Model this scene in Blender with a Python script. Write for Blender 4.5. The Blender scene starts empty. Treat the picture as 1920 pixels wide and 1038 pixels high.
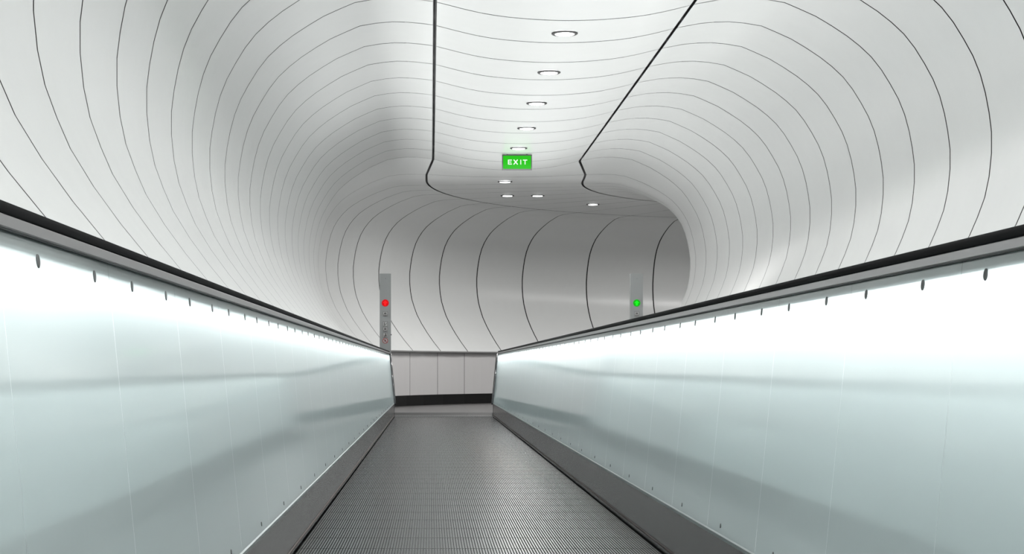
import bpy, bmesh, math, random
from mathutils import Vector, Matrix
random.seed(4)
sc = bpy.context.scene
COL = sc.collection
PI = math.pi

# ------------------------------------------------------------------ camera
EYE = 0.752                     # camera height above the pallets (m)
cam_d = bpy.data.cameras.new('camera')
cam = bpy.data.objects.new('camera', cam_d); COL.objects.link(cam)
cam.location = (0, 0, EYE); cam.rotation_euler = (PI/2, 0, 0)
cam_d.sensor_width = 36; cam_d.lens = 60.0
cam_d.shift_x = 152/1920; cam_d.shift_y = 169/1920
cam_d.clip_start = 0.05; cam_d.clip_end = 200
sc.camera = cam

# ------------------------------------------------------------------ world and exposure
w = bpy.data.worlds.new('station_light'); sc.world = w; w.use_nodes = True
bg = w.node_tree.nodes['Background']
bg.inputs[0].default_value = (0.90, 0.97, 0.96, 1); bg.inputs[1].default_value = 1.7
sc.view_settings.view_transform = 'Standard'; sc.view_settings.look = 'None'
sc.view_settings.exposure = 0.0; sc.view_settings.gamma = 1.0
sc.view_settings.use_curve_mapping = False
sc.cycles.use_denoising = True
sc.cycles.max_bounces = 10; sc.cycles.diffuse_bounces = 6; sc.cycles.glossy_bounces = 6
sc.cycles.sample_clamp_indirect = 4.0
sc.cycles.caustics_reflective = False; sc.cycles.caustics_refractive = False

LED_W = 4.6          # watts per balustrade light strip (one per glass panel)
UP_W = 14.5          # watts per metre of the linear uplights beside the balustrades
DOWN_W = 32.0        # watts per ceiling downlight

# ------------------------------------------------------------------ materials
def mat(name, col, rough=0.5, metal=0.0, spec=0.5, emit=None, estr=0.0, bump=None, var=None, aniso=0.0, coat=0.0):
    m = bpy.data.materials.new(name); m.use_nodes = True
    nt = m.node_tree; b = nt.nodes['Principled BSDF']
    b.inputs['Base Color'].default_value = (*col, 1)
    b.inputs['Roughness'].default_value = rough
    b.inputs['Metallic'].default_value = metal
    b.inputs['Specular IOR Level'].default_value = spec
    b.inputs['Anisotropic'].default_value = aniso
    b.inputs['Coat Weight'].default_value = coat
    if emit:
        b.inputs['Emission Color'].default_value = (*emit, 1)
        b.inputs['Emission Strength'].default_value = estr
    if var:                                     # gentle colour mottling of the material itself
        sc_, amt = var
        tc = nt.nodes.new('ShaderNodeTexCoord'); mp = nt.nodes.new('ShaderNodeMapping')
        mp.inputs['Scale'].default_value = sc_
        nz = nt.nodes.new('ShaderNodeTexNoise'); nz.inputs['Scale'].default_value = 1; nz.inputs['Detail'].default_value = 3
        cr = nt.nodes.new('ShaderNodeMix'); cr.data_type = 'RGBA'
        cr.inputs[6].default_value = (*[c*(1-amt) for c in col], 1)
        cr.inputs[7].default_value = (*[min(1, c*(1+amt)) for c in col], 1)
        nt.links.new(tc.outputs['Object'], mp.inputs[0]); nt.links.new(mp.outputs[0], nz.inputs['Vector'])
        nt.links.new(nz.outputs['Fac'], cr.inputs[0]); nt.links.new(cr.outputs[2], b.inputs['Base Color'])
    if bump:
        sc_, st, dist = bump
        tc = nt.nodes.new('ShaderNodeTexCoord'); mp = nt.nodes.new('ShaderNodeMapping')
        mp.inputs['Scale'].default_value = sc_
        nz = nt.nodes.new('ShaderNodeTexNoise'); nz.inputs['Scale'].default_value = 1; nz.inputs['Detail'].default_value = 2
        bp = nt.nodes.new('ShaderNodeBump'); bp.inputs['Strength'].default_value = st; bp.inputs['Distance'].default_value = dist
        nt.links.new(tc.outputs['Object'], mp.inputs[0]); nt.links.new(mp.outputs[0], nz.inputs['Vector'])
        nt.links.new(nz.outputs['Fac'], bp.inputs['Height']); nt.links.new(bp.outputs[0], b.inputs['Normal'])
    return m

M = {}
M['panel'] = mat('satin_white_panel', (0.73, 0.74, 0.735), 0.27, 0.0, 0.5, bump=((0.9, 0.9, 0.9), 0.25, 0.02), var=((7, 7, 7), 0.015))
M['joint'] = mat('ring_joint', (0.03, 0.03, 0.03), 0.8)
M['backing'] = mat('dark_joint', (0.22, 0.22, 0.22), 0.7)
M['lower'] = mat('lower_wall_panel', (0.62, 0.61, 0.61), 0.4)
M['ledge'] = mat('ledge_grey', (0.30, 0.30, 0.30), 0.4, 0.3)
M['base'] = mat('baseboard_black', (0.014, 0.014, 0.014), 0.5, 0.0, 0.12)
M['rubber'] = mat('handrail_rubber', (0.017, 0.017, 0.0175), 0.6, 0.0, 0.03)
M['profile'] = mat('anodised_profile', (0.36, 0.35, 0.355), 0.34, 1.0)
M['clamp'] = mat('clamp_grey', (0.10, 0.12, 0.12), 0.6)
M['gasket'] = mat('black_gasket', (0.02, 0.022, 0.022), 0.6)
M['trim'] = mat('aluminium_bead', (0.34, 0.38, 0.38), 0.4, 0.8)
M['chrome'] = mat('polished_steel', (0.62, 0.62, 0.63), 0.12, 1.0)
M['stile'] = mat('dark_chrome_stile', (0.12, 0.12, 0.125), 0.15, 1.0)
M['bolt'] = mat('steel_bolt', (0.13, 0.135, 0.135), 0.6, 0.1, 0.2)
M['skirt'] = mat('polished_dark_skirt', (0.18, 0.173, 0.173), 0.22, 1.0)
M['brush'] = mat('skirt_brush', (0.05, 0.035, 0.03), 0.7)
M['pallet'] = mat('pallet_aluminium', (0.098, 0.104, 0.105), 0.27, 1.0)
M['pit'] = mat('walkway_pit', (0.01, 0.01, 0.01), 0.9)
M['comb'] = mat('comb_plate_metal', (0.075, 0.074, 0.074), 0.6, 0.0, 0.2)
M['teeth'] = mat('comb_teeth', (0.16, 0.16, 0.16), 0.6, 0.0)
M['post'] = mat('post_grey', (0.30, 0.31, 0.31), 0.45, 0.3)
M['ink'] = mat('pictogram_ink', (0.03, 0.025, 0.025), 0.6)
M['plate'] = mat('pictogram_plate', (0.42, 0.42, 0.42), 0.5)
M['red_ring'] = mat('red_ring', (0.35, 0.02, 0.02), 0.5)
M['red'] = mat('red_signal', (0.01, 0.01, 0.01), 0.6, 0.0, 0.1, emit=(0.62, 0.0, 0.004), estr=1.0)
M['red_hi'] = mat('red_signal_arrow', (0.01, 0.01, 0.01), 0.6, 0.0, 0.1, emit=(1.0, 0.006, 0.006), estr=1.5)
M['green'] = mat('green_signal', (0.01, 0.01, 0.01), 0.6, 0.0, 0.1, emit=(0.0, 0.45, 0.0), estr=1.0)
M['green_hi'] = mat('green_signal_arrow', (0.01, 0.01, 0.01), 0.6, 0.0, 0.1, emit=(0.0, 1.0, 0.005), estr=1.5)
M['exit_green'] = mat('exit_green', (0.01, 0.01, 0.01), 0.6, 0.0, 0.1, emit=(0.016, 0.56, 0.004), estr=1.0)
M['exit_white'] = mat('exit_white', (0.1, 0.1, 0.1), 0.6, 0.0, 0.1, emit=(0.9, 1.0, 0.9), estr=1.0)
M['frame'] = mat('sign_frame', (0.14, 0.14, 0.14), 0.8, 0.0, 0.05)
M['lamp_rim'] = mat('downlight_rim', (0.075, 0.074, 0.074), 0.6, 0.0, 0.2)
M['lamp_glow'] = mat('downlight_diffuser', (0.9, 0.9, 0.9), 0.4, emit=(1, 1, 1), estr=4.5)
M['clad'] = mat('outer_cladding', (0.86, 0.875, 0.875), 0.6)

def glass_mat():
    m = bpy.data.materials.new('frosted_glass'); m.use_nodes = True
    nt = m.node_tree; nt.nodes.clear()
    out = nt.nodes.new('ShaderNodeOutputMaterial')
    tr = nt.nodes.new('ShaderNodeBsdfTranslucent'); tr.inputs[0].default_value = (0.74, 0.81, 0.81, 1)
    df = nt.nodes.new('ShaderNodeBsdfDiffuse'); df.inputs[0].default_value = (0.56, 0.62, 0.62, 1)
    gl = nt.nodes.new('ShaderNodeBsdfGlossy'); gl.inputs['Roughness'].default_value = 0.07
    gl.inputs[0].default_value = (0.95, 0.98, 0.98, 1)
    mx = nt.nodes.new('ShaderNodeMixShader'); mx.inputs[0].default_value = 0.45
    fr = nt.nodes.new('ShaderNodeFresnel'); fr.inputs[0].default_value = 1.5
    m2 = nt.nodes.new('ShaderNodeMixShader')
    nt.links.new(tr.outputs[0], mx.inputs[1]); nt.links.new(df.outputs[0], mx.inputs[2])
    mn = nt.nodes.new('ShaderNodeMath'); mn.operation = 'MINIMUM'; mn.inputs[1].default_value = 0.46
    nt.links.new(fr.outputs[0], mn.inputs[0]); nt.links.new(mn.outputs[0], m2.inputs[0]); nt.links.new(mx.outputs[0], m2.inputs[1]); nt.links.new(gl.outputs[0], m2.inputs[2])
    nt.links.new(m2.outputs[0], out.inputs[0])
    return m
M['glass'] = glass_mat()

def floor_mat():
    m = mat('stone_floor', (0.12, 0.12, 0.12), 0.3, 0.0, 0.25)
    nt = m.node_tree; b = nt.nodes['Principled BSDF']
    tc = nt.nodes.new('ShaderNodeTexCoord'); mp = nt.nodes.new('ShaderNodeMapping')
    mp.inputs['Rotation'].default_value = (0, 0, 0.0); mp.inputs['Location'].default_value = (0.31, 0.1, 0)
    bk = nt.nodes.new('ShaderNodeTexBrick'); bk.offset = 0
    bk.inputs['Color1'].default_value = (0.10, 0.097, 0.097, 1); bk.inputs['Color2'].default_value = (0.09, 0.088, 0.088, 1)
    bk.inputs['Mortar'].default_value = (0.06, 0.06, 0.06, 1)
    bk.inputs['Scale'].default_value = 1; bk.inputs['Mortar Size'].default_value = 0.006
    bk.inputs['Brick Width'].default_value = 0.9; bk.inputs['Row Height'].default_value = 3.0
    nt.links.new(tc.outputs['Object'], mp.inputs[0]); nt.links.new(mp.outputs[0], bk.inputs['Vector'])
    nt.links.new(bk.outputs['Color'], b.inputs['Base Color'])
    return m
M['floor'] = floor_mat()

# ------------------------------------------------------------------ helpers
def obj(name, verts, faces, mats, parent=None, smooth=False, fm=None):
    me = bpy.data.meshes.new(name); me.from_pydata([tuple(v) for v in verts], [], faces)
    if not isinstance(mats, (list, tuple)): mats = [mats]
    for m in mats: me.materials.append(m)
    if fm: me.polygons.foreach_set('material_index', fm)
    if smooth: me.polygons.foreach_set('use_smooth', [True]*len(me.polygons))
    me.update()
    o = bpy.data.objects.new(name, me); COL.objects.link(o)
    if parent: o.parent = parent
    return o
class MB:
    def __init__(s): s.v = []; s.f = []; s.m = []
    def box(s, x0, x1, y0, y1, z0, z1, mi=0):
        b = len(s.v)
        s.v += [(x0,y0,z0),(x1,y0,z0),(x1,y1,z0),(x0,y1,z0),(x0,y0,z1),(x1,y0,z1),(x1,y1,z1),(x0,y1,z1)]
        s.f += [(b,b+3,b+2,b+1),(b+4,b+5,b+6,b+7),(b,b+1,b+5,b+4),(b+1,b+2,b+6,b+5),(b+2,b+3,b+7,b+6),(b+3,b,b+4,b+7)]
        s.m += [mi]*6
    def prism(s, pts, y0, y1, mi=0, close=True):        # closed (x,z) outline run along y
        b = len(s.v); n = len(pts)
        s.v += [(x,y0,z) for x,z in pts] + [(x,y1,z) for x,z in pts]
        for i in range(n):
            j = (i+1) % n; s.f.append((b+i,b+j,b+n+j,b+n+i)); s.m.append(mi)
        s.f += [tuple(b+i for i in range(n))[::-1], tuple(b+n+i for i in range(n))]; s.m += [mi]*2
    def disc(s, c, r, y0, y1, n=24, mi=0, rz=None):      # disc facing -y, centre (x,z)
        s.prism([(c[0]+r*math.cos(2*PI*i/n), c[1]+(rz or r)*math.sin(2*PI*i/n)) for i in range(n)], y0, y1, mi)
    def ring(s, c, r0, r1, y0, y1, n=24, mi=0):
        for i in range(n):
            a, b_ = 2*PI*i/n, 2*PI*(i+1)/n
            s.prism([(c[0]+r0*math.cos(a),c[1]+r0*math.sin(a)),(c[0]+r1*math.cos(a),c[1]+r1*math.sin(a)),
                     (c[0]+r1*math.cos(b_),c[1]+r1*math.sin(b_)),(c[0]+r0*math.cos(b_),c[1]+r0*math.sin(b_))], y0, y1, mi)
    def build(s, name, mats, parent=None, smooth=False):
        return obj(name, s.v, s.f, mats, parent, smooth, s.m)
def fixn(o):
    bm = bmesh.new(); bm.from_mesh(o.data); bmesh.ops.recalc_face_normals(bm, faces=bm.faces); bm.to_mesh(o.data); bm.free(); return o
def empty(name, loc, label, cat, group=None):
    o = bpy.data.objects.new(name, None); COL.objects.link(o); o.location = loc
    o['label'] = label; o['category'] = cat
    if group: o['group'] = group
    return o
def struct(o, label=None, cat=None):
    o['kind'] = 'structure'
    if label: o['label'] = label
    if cat: o['category'] = cat
    return o

# ------------------------------------------------------------------ the tunnel shell
HC = 3.016; XC = 1.208; S0 = 27.5; RC = 5.8; FL = .055; CX = XC + RC; PHM = 1.5
def smooth(a, b, t):
    t = min(1, max(0, (t-a)/(b-a))); return t*t*(3-2*t)
def place(s, U, z):                     # s along the centre line, U across (right +)
    if s <= S0: return (XC+U, s, z)
    ph = (s-S0)/RC; r = RC-U
    if ph <= PHM: return (CX-r*math.cos(ph), S0+r*math.sin(ph), z)
    d = (ph-PHM)*RC
    return (CX-r*math.cos(PHM)+d*math.sin(PHM), S0+r*math.sin(PHM)+d*math.cos(PHM), z)
WALLP = [(.475,1.064),(.52,1.065),(.567,1.061),(.62,1.052),(.66,1.035),(.711,1.012),(.756,.985),(.80,.956),(.837,.927),(.871,.895),
         (.90,.858),(.926,.816),(.949,.774),(.967,.729),(.980,.681),(.989,.633),(.995,.585),(.995,.532),(.989,.474),(.978,.422),
         (.960,.373),(.940,.327),(.905,.27),(.865,.215),(.82,.160),(.763,.098)]
CEILP = [(0,1.0),(.05,1.0005),(.107,1.0037),(.155,1.0075),(.202,1.0125),(.25,1.0205),(.297,1.031),(.34,1.042),(.389,1.0545)]
def ceil_h(u):
    a = abs(u)
    for (u0,h0),(u1,h1) in zip(CEILP, CEILP[1:]):
        if a <= u1: return h0+(h1-h0)*(a-u0)/(u1-u0)
    return 1.0545+(a-.389)/(.475-.389)*(1.064-1.0545)
def sect(s, u, h):                     # the sag flattens and the shoulders step down where the bend begins
    t = smooth(26.1, 27.7, s)
    if abs(u) < .567: h = h + t*(1.063-h)
    if h > .80:
        hf = .997
        h = h + t*((.80+(h-.80)*(hf-.80)/(1.063-.80))-h)
    return u, h
def seam(s, side):
    t = min(1, max(0, (s-26.3)/.84))
    return (-.389-.035*t) if side < 0 else (.354+.06*t)
SEAMW = 0.0058
def wall_pts(s, side):
    e = seam(s, side) + side*SEAMW
    pts = [(e, ceil_h(e))]
    if abs(e) < .42: pts.append((side*.432, 1.0602))
    return pts + [(side*u, h) for u, h in WALLP]
def ceil_pts(s):
    a = seam(s, -1)+SEAMW; b = seam(s, 1)-SEAMW
    return [(a+(b-a)*i/18, ceil_h(a+(b-a)*i/18)) for i in range(19)]
RINGS = [14.86+1.023*k for k in range(-18, 13)] + [S0+RC*p for p in (.10,.21,.31,.44,.57,.68,.805,.945,1.127,1.303,1.48,1.66,1.84,2.02,2.2,2.38,2.56)]
def shell(name, ptf, lower=None):
    V, F = [], []
    for r0, r1 in zip(RINGS, RINGS[1:]):
        n = 4 if r1 > S0 else 1
        prev = None
        for k in range(n+1):
            s = r0+(r1-r0)*k/n
            row = []
            for (u, h) in ptf(min(max(s, r0+.01), r1-.01)):
                g = .0105 if r0 < S0-1.1 else .0085 if abs(u) < .62 else .0045 + abs(u)*.004
                ss = r0+g if k == 0 else (r1-g if k == n else s)
                uu, hh = sect(s, u, h)
                row.append(len(V)); V.append(place(ss, uu*HC, EYE+hh*HC))
            if prev:
                for a, b, c, d in zip(prev, prev[1:], row[1:], row): F.append((a, b, c, d))
            prev = row
    return obj(name, V, F, M['panel'], smooth=True)
# crowd the pts so that wall rows always have the same count
def wall_pts_n(s, side):
    p = wall_pts(s, side)
    if len(p) == len(WALLP)+1: p.insert(1, ((p[0][0]+p[1][0])/2, (p[0][1]+p[1][1])/2))
    return p
struct(shell('wall_left', lambda s: wall_pts_n(s, -1)))
struct(shell('wall_right', lambda s: wall_pts_n(s, 1)))
struct(shell('ceiling', ceil_pts))

def sweep(name, sec, m, s0, s1, step=0.5, sm=False):     # sec: closed list of (U,z)
    V, F = [], []; n = int((s1-s0)/step)+1; k = len(sec)
    for i in range(n+1):
        s = s0+(s1-s0)*i/n
        for U, z in sec: V.append(place(s, U, z))
    for i in range(n):
        for j in range(k):
            a = i*k+j; b = i*k+(j+1) % k; F.append((a, b, b+k, a+k))
    F += [tuple(range(k)), tuple(range(n*k, n*k+k))]
    return fixn(obj(name, V, F, m, smooth=sm))
E0, E1 = RINGS[0], RINGS[-1]
# dark substructure seen through the joints
full = [(-.81, -.01)] + [(-.775-.015, .098)] + [(-u*1.016, h+.012 if h > .9 else h) for u, h in reversed(WALLP)] + \
       [(u, max(ceil_h(u), 1.0)+.022+.035*0) for u in [-.389,-.25,-.1,0,.1,.25,.389]] + [(u*1.016, h+.012 if h > .9 else h) for u, h in WALLP] + [(.79, .098), (.81, -.01)]
V, F = [], []; ns = 150
for i in range(ns+1):
    s = E0+(E1-E0)*i/ns
    for (u, h) in full:
        if h < 0.0: z = 0.0
        else:
            e_ = .022 if abs(u) < .45 else (.012 if h > .9 else 0)
            uu, hh = sect(s, u, h-e_); z = EYE+(hh+e_)*HC
        V.append(place(s, u*HC, z))
k = len(full)
for i in range(ns):
    for j in range(k-1): F.append((i*k+j, i*k+j+1, (i+1)*k+j+1, (i+1)*k+j))
fm_ = [0]*len(F)
for i, f in enumerate(F):
    j = f[0] % k
    if abs(full[j][0]) < .5 and abs(full[j+1][0]) < .5 and max(abs(full[j][0]), abs(full[j+1][0])) > .3: fm_[i] = 1
struct(obj('wall_backing', V, F, [M['joint'], M['backing']], fm=fm_))
# unseen cap added at the far end, blocks world light from round the bend
V = [place(E1-.02, u*HC, z) for u, z in ((-.9, 0), (.9, 0), (.9, 4.3), (-.9, 4.3))]
struct(obj('wall_end', V, [(0, 1, 2, 3)], M['lower']))
# vertical lower wall, ledge and baseboard on both sides
ZL = EYE+.098*HC
for side, nm in ((-1, 'left'), (1, 'right')):
    V, F = [], []
    for r0, r1 in zip(RINGS, RINGS[1:]):
        for kk in range(4):
            a = r0+.004 if kk == 0 else r0+(r1-r0)*kk/4
            b = r1-.004 if kk == 3 else r0+(r1-r0)*(kk+1)/4
            i = len(V); U = side*.771*HC
            V += [place(a-.06, U, 0.235), place(b-.06, U, 0.235), place(b-.06, U, ZL), place(a-.06, U, ZL)]; F.append((i, i+1, i+2, i+3))
    struct(obj('wall_%s_lower' % nm, V, F, M['lower']))
    q = side
    struct(sweep('trim_%d' % (1 if q < 0 else 2), [(q*2.265, ZL-.030), (q*2.255, ZL-.018), (q*2.255, ZL), (q*2.30, ZL+.006), (q*2.335, ZL+.006), (q*2.335, ZL-.034)], M['ledge'], E0, E1))
    struct(sweep('baseboard_%s' % nm, [(q*2.318, FL+.002), (q*2.318, 0.239), (q*2.322, 0.244), (q*2.34, 0.244), (q*2.34, FL+.002)], M['base'], E0, E1))

# ------------------------------------------------------------------ floor with the walkway pit
XL, XR = -0.556, 0.944           # skirt faces
YC = 26.18                        # comb line
Y0W = -0.8                        # where the modelled walkway starts
V, F = [], []
def quad(a, b, c, d):
    i = len(V); V.extend([a, b, c, d]); F.append((i, i+1, i+2, i+3))
BO = .197                         # outer face of the balustrades, from the skirt
def fq(x0, x1, y0, y1): quad((x0, y0, FL), (x1, y0, FL), (x1, y1, FL), (x0, y1, FL))
fq(-1.4, XL-BO, E0, S0); fq(XR+BO, 3.8, E0, S0); fq(XL-BO, XR+BO, E0, Y0W)
fq(XL-BO, XR+BO, YC+.08, S0); fq(XL-BO, XL-.002, 25.96, YC+.08); fq(XR+.002, XR+BO, 25.96, YC+.08)
na = 80
for i in range(na):
    s0 = S0+(E1-S0)*i/na; s1 = S0+(E1-S0)*(i+1)/na
    for j in range(4):
        u0 = -2.45+4.9*j/4; u1 = -2.45+4.9*(j+1)/4
        quad(place(s0, u0, FL), place(s0, u1, FL), place(s1, u1, FL), place(s1, u0, FL))
nf = len(F)
quad((-5, E0-1, -.3), (16, E0-1, -.3), (16, 45, -.3), (-5, 45, -.3))          # dark slab added under the raised floor, stops world light leaking up
struct(obj('floor', V, F, [M['floor'], M['pit']], fm=[0]*nf+[1]))

# ------------------------------------------------------------------ moving walkway: pallets, comb plate
walk = empty('moving_walkway', (0.194, 0, 0), 'dark grooved metal moving walkway belt running between the two glass balustrades', 'moving walkway')
PL = 0.4428; Y_A = 7.088-PL*17     # pallet edges
PITCH = 0.0115
def pallet_mesh():
    V, F = [], []
    wL, wR = XL+.003, XR-.003
    n = int((wR-wL)/PITCH); off = (wL+wR)/2 - n*PITCH/2
    y0, y1 = 0.0, PL
    prof = []
    x = off
    rt = 0.0088
    V2 = []
    for k in range(n):
        a = off+k*PITCH
        g0, g1 = (0.0045, 0.0045) if k % 3 else (0.0015, 0.0120)
        i = len(V)
        # ridge box with soft top
        V += [(a, y0+g0, -.006), (a+.0006, y0+g0, -.0006), (a+.0014, y0+g0, 0), (a+rt-.0014, y0+g0, 0), (a+rt-.0006, y0+g0, -.0006), (a+rt, y0+g0, -.006)]
        V += [(v[0], y1-g1, v[2]) for v in V[i:i+6]]
        for j in range(5): F.append((i+j, i+j+1, i+6+j+1, i+6+j))
        F.append(tuple(i+j for j in range(6))[::-1]); F.append(tuple(i+6+j for j in range(6)))
        i = len(V)
        V += [(a+rt, y0+.004, -.006), (a+PITCH, y0+.004, -.006), (a+PITCH, y1-.004, -.006), (a+rt, y1-.004, -.006)]; F.append((i, i+1, i+2, i+3))
    return V, F
pv, pf = pallet_mesh()
pal0 = None
npal = int((YC-Y_A)/PL)+1
for k in range(npal):
    y = Y_A+PL*k
    if y+PL > YC+.01: break
    if pal0 is None:
        pal0 = obj('pallet', pv, pf, M['pallet'], walk); p = pal0
    else:
        p = pal0.copy(); COL.objects.link(p); p.parent = walk
    p.location = (-walk.location.x, y, 0)
b = MB(); b.box(XL-.02-.194, XR+.02-.194, Y0W, YC+.06, -.16, -.15); b.box(XL-.03-.194, XL-.02-.194, Y0W, YC, -.15, -.002); b.box(XR+.02-.194, XR+.03-.194, Y0W, YC, -.15, -.002)
b.box(XL-.03-.194, XR+.03-.194, YC+.05, YC+.06, -.15, -.012)
b.build('pit', M['pit'], walk)
b = MB(); ncp = 4; wpl = (XR-XL-.004)/ncp
for i in range(ncp):
    x0 = XL+.002-.194+i*wpl+.0015; x1 = x0+wpl-.003; n_ = len(b.v)
    b.v += [(x0, YC-.01, .012), (x1, YC-.01, .012), (x1, YC+.075, FL-.001), (x0, YC+.075, FL-.001), (x0, YC-.01, .006), (x1, YC-.01, .006), (x1, YC+.075, .006), (x0, YC+.075, .006)]
    b.f += [tuple(n_+t for t in f_) for f_ in ((0,1,2,3),(7,6,5,4),(4,5,1,0),(5,6,2,1),(6,7,3,2),(7,4,0,3))]; b.m += [0]*6
b.build('comb_plate', M['comb'], walk)
b = MB(); x = XL+.01
while x < XR-.012:
    b.v += [(x-.194, YC+.0, .018), (x+.0052-.194, YC+.0, .018), (x+.0052-.194, YC-.05, .001), (x-.194, YC-.05, .001), (x-.194, YC+.0, .002), (x+.0052-.194, YC+.0, .002)]
    i = len(b.v)-6; b.f += [(i, i+1, i+2, i+3), (i, i+3, i+4), (i+1, i+5, i+2), (i+3, i+2, i+5, i+4), (i, i+4, i+5, i+1)]; b.m += [0]*5
    x += PITCH
b.build('comb_teeth', M['teeth'], walk)

# ------------------------------------------------------------------ glass balustrades
YEND = 25.9
def balustrade(side, label, seam0, xb):
    """side -1 left, +1 right; xb inner bottom edge of the glass"""
    q = side
    root = empty('glass_balustrade', (xb+q*.1, 0, 0), label, 'balustrade')
    ox = root.location.x
    def X(d): return xb+q*d-ox            # d: distance outward from the skirt face
    ZB, ZT, LEAN = 0.204, 0.957, 0.074
    def lean(z): return LEAN*(z-ZB)/(ZT-ZB)
    per = 0.86
    # glass panel and bolts, built once at origin y=0 for the first panel, then copied
    def gp(y0, y1):
        V, F = [], []
        x0, x1 = X(0.004), X(0.004+LEAN)
        t = q*.010
        V = [(x0,y0,ZB),(x0,y1,ZB),(x1,y1,ZT),(x1,y0,ZT)]
        F = [(0,1,2,3) if q < 0 else (3,2,1,0)]          # front faces the walkway
        # returned edges give the sheet its thickness
        V += [(x0+t,y0,ZB),(x0+t,y1,ZB),(x1+t,y1,ZT),(x1+t,y0,ZT)]
        F += [(0,4,5,1)] if q < 0 else [(1,5,4,0)]
        o = obj('glass_panel', V, F, M['glass'], root)
        return o
    bolt_m = None
    def bolt(parent, y, z, r):
        nonlocal bolt_m
        if bolt_m is None:
            V, F = [], []; n = 20
            for rr, d in ((1.0, 0.004), (1.0, -.0004), (0.93, -.0010), (0.5, -.0011), (0.2, -.0011)):
                for i in range(n): V.append((q*d, rr*math.cos(2*PI*i/n), rr*math.sin(2*PI*i/n)))
            for kk in range(4):
                for i in range(n): F.append((kk*n+i, kk*n+(i+1) % n, (kk+1)*n+(i+1) % n, (kk+1)*n+i))
            F.append(tuple(range(4*n, 5*n)))
            o = fixn(obj('bolt', V, F, M['bolt'], parent)); bolt_m = o.data
        else:
            o = bpy.data.objects.new('bolt', bolt_m); COL.objects.link(o); o.parent = parent
        o.scale = (1, r, r); o.location = (X(.004+lean(z))-q*.001, y, z)
        o.rotation_euler = (0, q*math.atan(LEAN/(ZT-ZB)), 0)
    ys = []
    y = seam0
    while y > Y0W: y -= per
    y = max(y, Y0W)
    k0 = round((y-seam0)/per)
    first = None
    nmax = int((YEND-y)/per)+2
    for k in range(k0, k0+nmax):
        a = seam0+per*k; e = min(a+per, YEND)
        if a > YEND-.1: break
        if e-a > per-.01:
            if first is None:
                first = gp(.0008, per-.0008); g = first
            else:
                g = first.copy(); COL.objects.link(g); g.parent = root
        else:
            g = gp(.0008, e-a-.0008)
        g.location = (0, a, 0)
        for (dy, z, r) in ((.252, .922, .0112), (.712, .922, .0112), (.60, .232, .0075)):
            if a+dy < e-.02: bolt(g, dy, z, r)
        # light strip of this bay, inside the cavity under the rail
        L = bpy.data.lights.new('balustrade_strip', 'AREA'); L.shape = 'RECTANGLE'; L.size = .022; L.size_y = e-a
        L.energy = LED_W*(e-a)/per*(1.0 if q > 0 else .66); L.color = (0.95, 1.0, 1.0)
        lo = bpy.data.objects.new('balustrade_strip_light', L); COL.objects.link(lo); lo.parent = root
        lo.location = (X(.155 if q > 0 else .128), a+(e-a)/2, .945); lo.rotation_euler = (0, q*math.radians(22 if q > 0 else 32), 0)
    # cavity: back board and floor, opaque inner flange
    b = MB(); b.box(*sorted((X(.185), X(.195))), Y0W, YEND, .012, .948); b.box(*sorted((X(.015), X(.185))), Y0W, YEND, .180, .190)
    b.build('outer_cladding', M['clad'], root)
    # metal profile under the rubber
    d0, d1 = LEAN-.004, .200
    b = MB(); b.prism([(X(d0), .957), (X(d0-.002), .959), (X(d0-.002), .975), (X(d0), .977), (X(d1), .977), (X(d1), .957)], Y0W, YEND+.005)
    fixn(b.build('rail_profile', M['profile'], root))
    b = MB(); b.box(*sorted((X(d0+.001), X(d0+.018))), Y0W, YEND, .9545, .957)
    b.build('glazing_gasket', M['gasket'], root)
    b = MB(); b.prism([(X(LEAN+.0035), .935), (X(LEAN+.0065), .9565), (X(LEAN+.030), .9565), (X(LEAN+.030), .935)], Y0W, YEND)  # opaque flange added behind the glass top to block the strip light
    fixn(b.build('glass_clamp', M['clamp'], root))
    # rubber handrail, C section
    sec = []
    cx = LEAN+.036
    for dx_, z_ in ((-.041, .9765), (-.043, .980), (-.0435, .988), (-.041, .9935), (-.035, .9975), (-.025, .9995), (0, 1.0005)):
        sec.append((X(cx+dx_), z_))
    sec += [(2*X(cx)-x_, z_) for x_, z_ in sec[-2::-1]]
    b = MB(); b.prism(sec, Y0W, YEND-.10)
    o = fixn(b.build('handrail', M['rubber'], root, True)); 
    # rounded return of the handrail end
    # bright bead along the foot of the glass and skirt
    b = MB(); b.prism([(X(-.001), .192), (X(-.001), .203), (X(.003), .206), (X(.016), .206), (X(.016), .192)], Y0W, YEND+.002)
    fixn(b.build('glass_bead', M['trim'], root))
    b = MB()
    ye = YEND+.25
    b.box(*sorted((X(0), X(.012))), Y0W, YEND, .0, .192)
    b.build('skirt_panel', M['skirt'], root)
    b = MB(); b.box(*sorted((X(.0), X(.012))), YEND+.05, YC+.078, 0, FL-.001); b.build('skirt_end', M['skirt'], root)
    b = MB(); b.prism([(X(-.001), .030), (X(-.006), .027), (X(-.006), .021), (X(-.001), .018)], Y0W, YEND)
    fixn(b.build('skirt_brush', M['brush'], root))
    # end post: polished leaning stile closing the balustrade
    b = MB()
    b.prism([(X(-.004), .0), (X(-.004), .196), (X(LEAN-.004), .952), (X(LEAN-.004), .976), (X(.2), .976), (X(.2), .0)], YEND+.004, YEND+.016)
    fixn(b.build('end_plate', M['stile'], root))
    V, F = [], []; n = 16; rr = .017
    for (d, z) in ((-.010, .186), (-.010, .196), (LEAN-.010, .958)):
        for i in range(n): V.append((X(d+rr*math.cos(2*PI*i/n)), YEND+.022+rr*math.sin(2*PI*i/n), z))
    for kk in range(2):
        for i in range(n): F.append((kk*n+i, kk*n+(i+1) % n, (kk+1)*n+(i+1) % n, (kk+1)*n+i))
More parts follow.
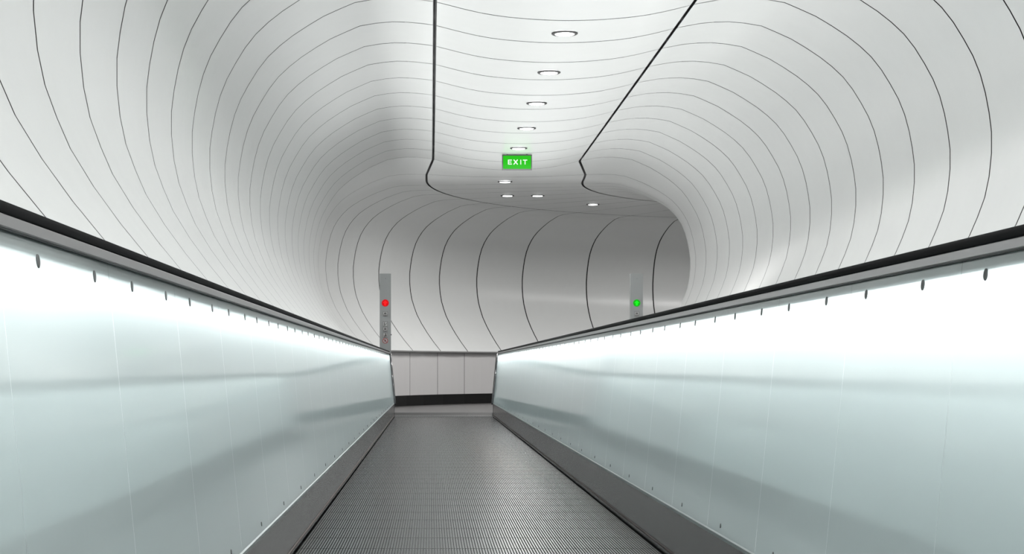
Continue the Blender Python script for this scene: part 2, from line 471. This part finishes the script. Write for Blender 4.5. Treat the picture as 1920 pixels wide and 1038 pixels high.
    F += [tuple(range(n)), tuple(range(2*n, 3*n))]
    fixn(obj('end_stile', V, F, M['stile'], root, True))
    return root
balustrade(-1, 'backlit frosted glass balustrade left of the walkway, its handrail ending at the red-lit post', 3.344, XL)
balustrade(1, 'pale teal backlit glass balustrade right of the walkway, its handrail crossing the green-lit post', 3.28, XR)

# ------------------------------------------------------------------ downlights
def surf_z(s, U):
    u, h = sect(s, U/HC, ceil_h(U/HC)); return EYE+h*HC
def downlight_parts(root):
    n = 40; R = .118
    V, F = [], []
    ring = [(R, 0.0), (R+.001, -.005), (R-.004, -.010), (R-.027, -.0105), (R-.031, -.004)]
    for r, z in ring:
        for i in range(n): V.append((r*math.cos(2*PI*i/n), r*math.sin(2*PI*i/n), z))
    for kk in range(len(ring)-1):
        for i in range(n): F.append((kk*n+i, kk*n+(i+1) % n, (kk+1)*n+(i+1) % n, (kk+1)*n+i))
    a = obj('rim', V, F, M['lamp_rim'], root, True)
    V = []; F = []                     # shallow domed lens hanging below the rim
    dome = ((R-.029, -.004), (R-.030, -.010), (R-.036, -.014), (R-.052, -.017), (R-.08, -.019), (.004, -.020))
    for r, z in dome:
        for i in range(n): V.append((r*math.cos(2*PI*i/n), r*math.sin(2*PI*i/n), z))
    for kk in range(len(dome)-1):
        for i in range(n): F.append((kk*n+i, kk*n+(i+1) % n, (kk+1)*n+(i+1) % n, (kk+1)*n+i))
    F.append(tuple(range((len(dome)-1)*n, len(dome)*n)))
    c = obj('diffuser', V, F, M['lamp_glow'], root)
    L = bpy.data.lights.new('downlight', 'AREA'); L.shape = 'DISK'; L.size = .17; L.energy = DOWN_W; L.color = (1, 0.985, 0.97); L.spread = math.radians(165)
    l = bpy.data.objects.new('downlight_lamp', L); COL.objects.link(l); l.parent = root; l.location = (0, 0, -.024)
    return [a, c, l]
def path_xy(s, U=0.0):
    x, y, _ = place(s, U, 0); return x, y
def flat_z(x, y):                      # underside of the ceiling above a point of the bend
    ph = math.atan2(y-S0, CX-x); U = RC-math.hypot(CX-x, y-S0)
    return surf_z(S0+ph*RC, U)
LXY = [(1.34, 29.9), (1.87, 29.9), (2.99, 31.5)]
DL = [(15.42, 0, 'nearest downlight in view, topmost of the row along the ceiling centre'),
      (17.46, 0, 'second downlight of the ceiling row, next beyond the nearest one'),
      (19.50, 0, 'third downlight of the ceiling row, counted from the nearest'),
      (21.54, 0, 'fourth downlight of the ceiling row, clear above the green glow of the exit sign'),
      (23.50, 0, 'downlight just above the top edge of the green exit sign'),
      (25.60, 0, 'downlight in the ceiling row hidden behind the green exit sign'),
      (27.65, -.01, 'downlight below and left of the exit sign, where the ceiling begins to bend')]
proto = None; parts0 = None
def add_down(x, y, z, label, group='round downlights recessed in the tunnel ceiling', power=1.0):
    global proto, parts0
    r = empty('downlight', (x, y, z), label, 'ceiling light', group)
    if parts0 is None: parts0 = downlight_parts(r)
    else:
        for p in parts0:
            c = p.copy(); COL.objects.link(c); c.parent = r
            if p.type == 'LIGHT' and power != 1.0: c.data = p.data.copy(); c.data.energy = DOWN_W*power
    return r
for s, U, lab in DL:
    x, y = path_xy(s, U); add_down(x, y, surf_z(s, U)-.001, 'white ' + lab, power=1.0 if s < 22 else 1.3)
for (x, y, lab) in ((LXY[0][0], LXY[0][1], 'white downlight low on the bending ceiling, left one of the pair at equal height'),
                    (LXY[1][0], LXY[1][1], 'white downlight low on the bending ceiling, right one of the pair at equal height'),
                    (LXY[2][0], LXY[2][1], 'white downlight farthest round the bend, nearest the right wall opening')):
    add_down(x, y, flat_z(x, y)-.001, lab, power=1.1)
for s in (-1.0, 1.1, 3.15, 5.2, 7.25, 9.3, 11.34, 13.38):
    add_down(XC, s, surf_z(s, 0)-.001, 'white downlight of the ceiling row above the top edge of the photo')
for s in (34.6, 36.6, 38.6):
    x, y = path_xy(s); add_down(x, y, flat_z(x, y)-.001, 'white downlight out of sight beyond the bend of the tunnel', power=1.1)

# ------------------------------------------------------------------ linear uplights beside the balustrades
def uplight(x, z, tilt, label, pw, y0=-1.0, y1=25.8, spread=122, wid=.07):
    r = empty('linear_uplight', (x, 0, z), label, 'strip light', 'linear uplights beside the balustrades')
    b = MB(); e = wid/2+.01; b.box(-e-.006, e+.006, y0, y1, -.06, -.012); b.box(-e-.006, -e, y0, y1, -.012, .004); b.box(e, e+.006, y0, y1, -.012, .004)
    n = 9
    for i in range(n):
        yy = y0+.2+(y1-y0-.4)*i/(n-1); b.box(-.02, .02, yy-.02, yy+.02, -z+FL, -.06)
    b.build('housing', M['frame'], r)
    n = 9
    for i in range(n):
        a0 = y0+(y1-y0)*i/n; a1 = y0+(y1-y0)*(i+1)/n
        L = bpy.data.lights.new('uplight_tube', 'AREA'); L.shape = 'RECTANGLE'; L.size = wid; L.size_y = a1-a0; L.spread = math.radians(spread)
        L.energy = UP_W*pw*(a1-a0); L.color = (0.98, 1.0, 0.99)
        lo = bpy.data.objects.new('uplight_tube', L); COL.objects.link(lo); lo.parent = r
        lo.location = (0, (a0+a1)/2, -.008); lo.rotation_euler = (0, PI+tilt, 0)
uplight(1.33, .60, 0.0, 'strip uplight in the gap outside the right balustrade', 1.0)
uplight(-.95, .45, 0.0, 'strip uplight between the left balustrade and the left wall', .50, spread=115, wid=.22, y1=21.0)

# ------------------------------------------------------------------ exit sign
ys = 24.19
zt = surf_z(ys, 0)-.004
ex = empty('exit_sign', (1.221, ys, zt-.11), 'green illuminated EXIT sign hanging from the ceiling centre line', 'exit sign')
W2, H2 = .2115, .109
b = MB(); b.box(-W2, W2, 0, .045, -H2, H2); b.build('housing', M['frame'], ex)
b = MB(); b.box(-W2+.014, W2-.014, -.003, -.0005, -H2+.016, H2-.016); b.build('green_face', M['exit_green'], ex)
b = MB(); lh = .034; st = .0125
def bar(p, q, w_=st):
    dx, dz = q[0]-p[0], q[1]-p[1]; L = math.hypot(dx, dz); nx, nz = -dz/L*w_/2, dx/L*w_/2
    b.prism([(p[0]+nx, p[1]+nz), (q[0]+nx, q[1]+nz), (q[0]-nx, q[1]-nz), (p[0]-nx, p[1]-nz)], -.006, -.0032)
z0 = .003
e0 = -.130                        # E
b.box(e0, e0+st, -.006, -.0032, z0-lh, z0+lh)
for zz, ln in ((z0+lh-st, .056), (z0-st/2, .050), (z0-lh, .056)): b.box(e0+st, e0+ln, -.006, -.0032, zz, zz+st)
bar((-.048, z0-lh), (.008, z0+lh), .0145); bar((-.048, z0+lh), (.008, z0-lh), .0145)   # X
b.box(.046-.0, .046+st, -.006, -.0032, z0-lh, z0+lh)                                     # I
b.box(.082, .144, -.006, -.0032, z0+lh-st, z0+lh); b.box(.113-st/2, .113+st/2, -.006, -.0032, z0-lh, z0+lh-st)   # T
b.build('lettering', M['exit_white'], ex)
b = MB(); b.box(-.15, -.13, .01, .03, H2, H2+.012); b.box(.13, .15, .01, .03, H2, H2+.012); b.build('hanger', M['frame'], ex)

# ------------------------------------------------------------------ signal posts
def post(x, y, wid, label, lamp, arrow, npic, right=False):
    r = empty('signal_post', (x, y, 0), label, 'signal post')
    h = wid/2; H = 2.186
    b = MB(); b.prism([(-h, 0), (-h, H-.004), (-h+.004, H), (h-.004, H), (h, H-.004), (h, 0)], 0, .13)
    fixn(b.build('post_body', M['post'], r))
    b = MB(); b.box(-h+.004, h-.004, .02, .11, 0.0, .012) ; 
    b = MB(); b.disc((0, 1.735), .055, -.004, 0.0005, 32); d = fixn(b.build('signal_lamp', M[lamp], r))
    b = MB(); a = .036; c = 1.735
    b.prism([(-.013, c-a), (.013, c-a), (.013, c), (.034, c), (0, c+a), (-.034, c), (-.013, c)], -.007, -.0042)
    fixn(b.build('arrow', M[arrow], d))
    b = MB(); b.disc((.003, 2.11), .004, -.003, .0005, 10); b.build('screw', M['ink'], r)
    for k, zc in enumerate([1.567, 1.415, 1.33, 1.242, 1.157][:npic]):
        s = .037
        o = None
        if k < 4:
            b = MB(); b.box(-s, s, -.002, .0005, zc-s, zc+s); o = b.build('pictogram', M['plate'], r)
            f = MB(); e = .0035
            f.box(-s, s, -.003, -.0021, zc+s-e, zc+s); f.box(-s, s, -.003, -.0021, zc-s, zc-s+e)
            f.box(-s, -s+e, -.003, -.0021, zc-s, zc+s); f.box(s-e, s, -.003, -.0021, zc-s, zc+s)
        y0_, y1_ = -.0035, -.0022
        if k in (0, 2):              # two people above a flat belt
            for dx in (-.009, .009):
                f.disc((dx, zc+.020), .0055, y0_, y1_, 12)
                f.prism([(dx-.008, zc-.004), (dx-.006, zc+.013), (dx+.006, zc+.013), (dx+.008, zc-.004)], y0_, y1_)
            for i in range(5):
                f.box(-.026+i*.0115, -.020+i*.0115, y0_, y1_, zc-.030, zc-.013+(.004 if i in (0, 4) else -.004))
            f.box(-.018, .020, y0_, y1_, zc-.031, zc-.027)
        elif k == 1:                 # person on a slope line
            f.disc((-.014, zc+.022), .0055, y0_, y1_, 12)
            f.prism([(-.019, zc-.014), (-.018, zc+.014), (-.010, zc+.014), (-.009, zc-.010)], y0_, y1_)
            f.prism([(-.026, zc-.030), (-.022, zc-.022), (-.010, zc-.018), (.030, zc+.022), (.030, zc+.016), (-.008, zc-.026)], y0_, y1_)
        elif k == 3:                 # adult holding a child's hand, and a dog
            f.disc((.008, zc+.022), .008, y0_, y1_, 12)
            f.prism([(-.002, zc-.020), (.0, zc+.012), (.016, zc+.012), (.019, zc-.020)], y0_, y1_)
            f.disc((-.016, zc-.004), .005, y0_, y1_, 12); f.prism([(-.020, zc-.026), (-.019, zc-.010), (-.012, zc-.010), (-.010, zc-.026)], y0_, y1_)
            f.box(-.026, .028, y0_, y1_, zc-.030, zc-.026)
        else:                        # round prohibition sign
            b = MB(); b.disc((0, zc), .040, -.002, .0005, 32); o = fixn(b.build('prohibition_sign', M['plate'], r))
            rr = MB(); rr.ring((0, zc), .034, .042, -.0035, -.0022, 32)
            rr.prism([(-.028, zc+.023), (-.023, zc+.028), (.028, zc-.023), (.023, zc-.028)], -.005, -.0041)
            fixn(rr.build('red_ring', M['red_ring'], o))
            f = MB(); f.disc((-.002, zc+.016), .006, y0_, y1_, 12); f.prism([(-.014, zc-.018), (-.010, zc+.006), (.008, zc+.008), (.016, zc-.016), (.006, zc-.012), (-.004, zc-.008)], y0_, y1_)
        f.build('symbol', M['ink'], o)
    return r
pl = post(-.700, 26.16, .172, 'tall grey post with red signal lamp and five small pictograms at the left balustrade end', 'red', 'red_hi', 5)
pl.rotation_euler = (0, 0, 0)
b = MB(); b.box(.086, .096, .03, .05, 1.24, 1.26); b.build('lock_knob', M['ink'], pl)
pr = post(3.155, 26.16, .190, 'tall grey post with green arrow signal lamp rising behind the right handrail', 'green', 'green_hi', 2)
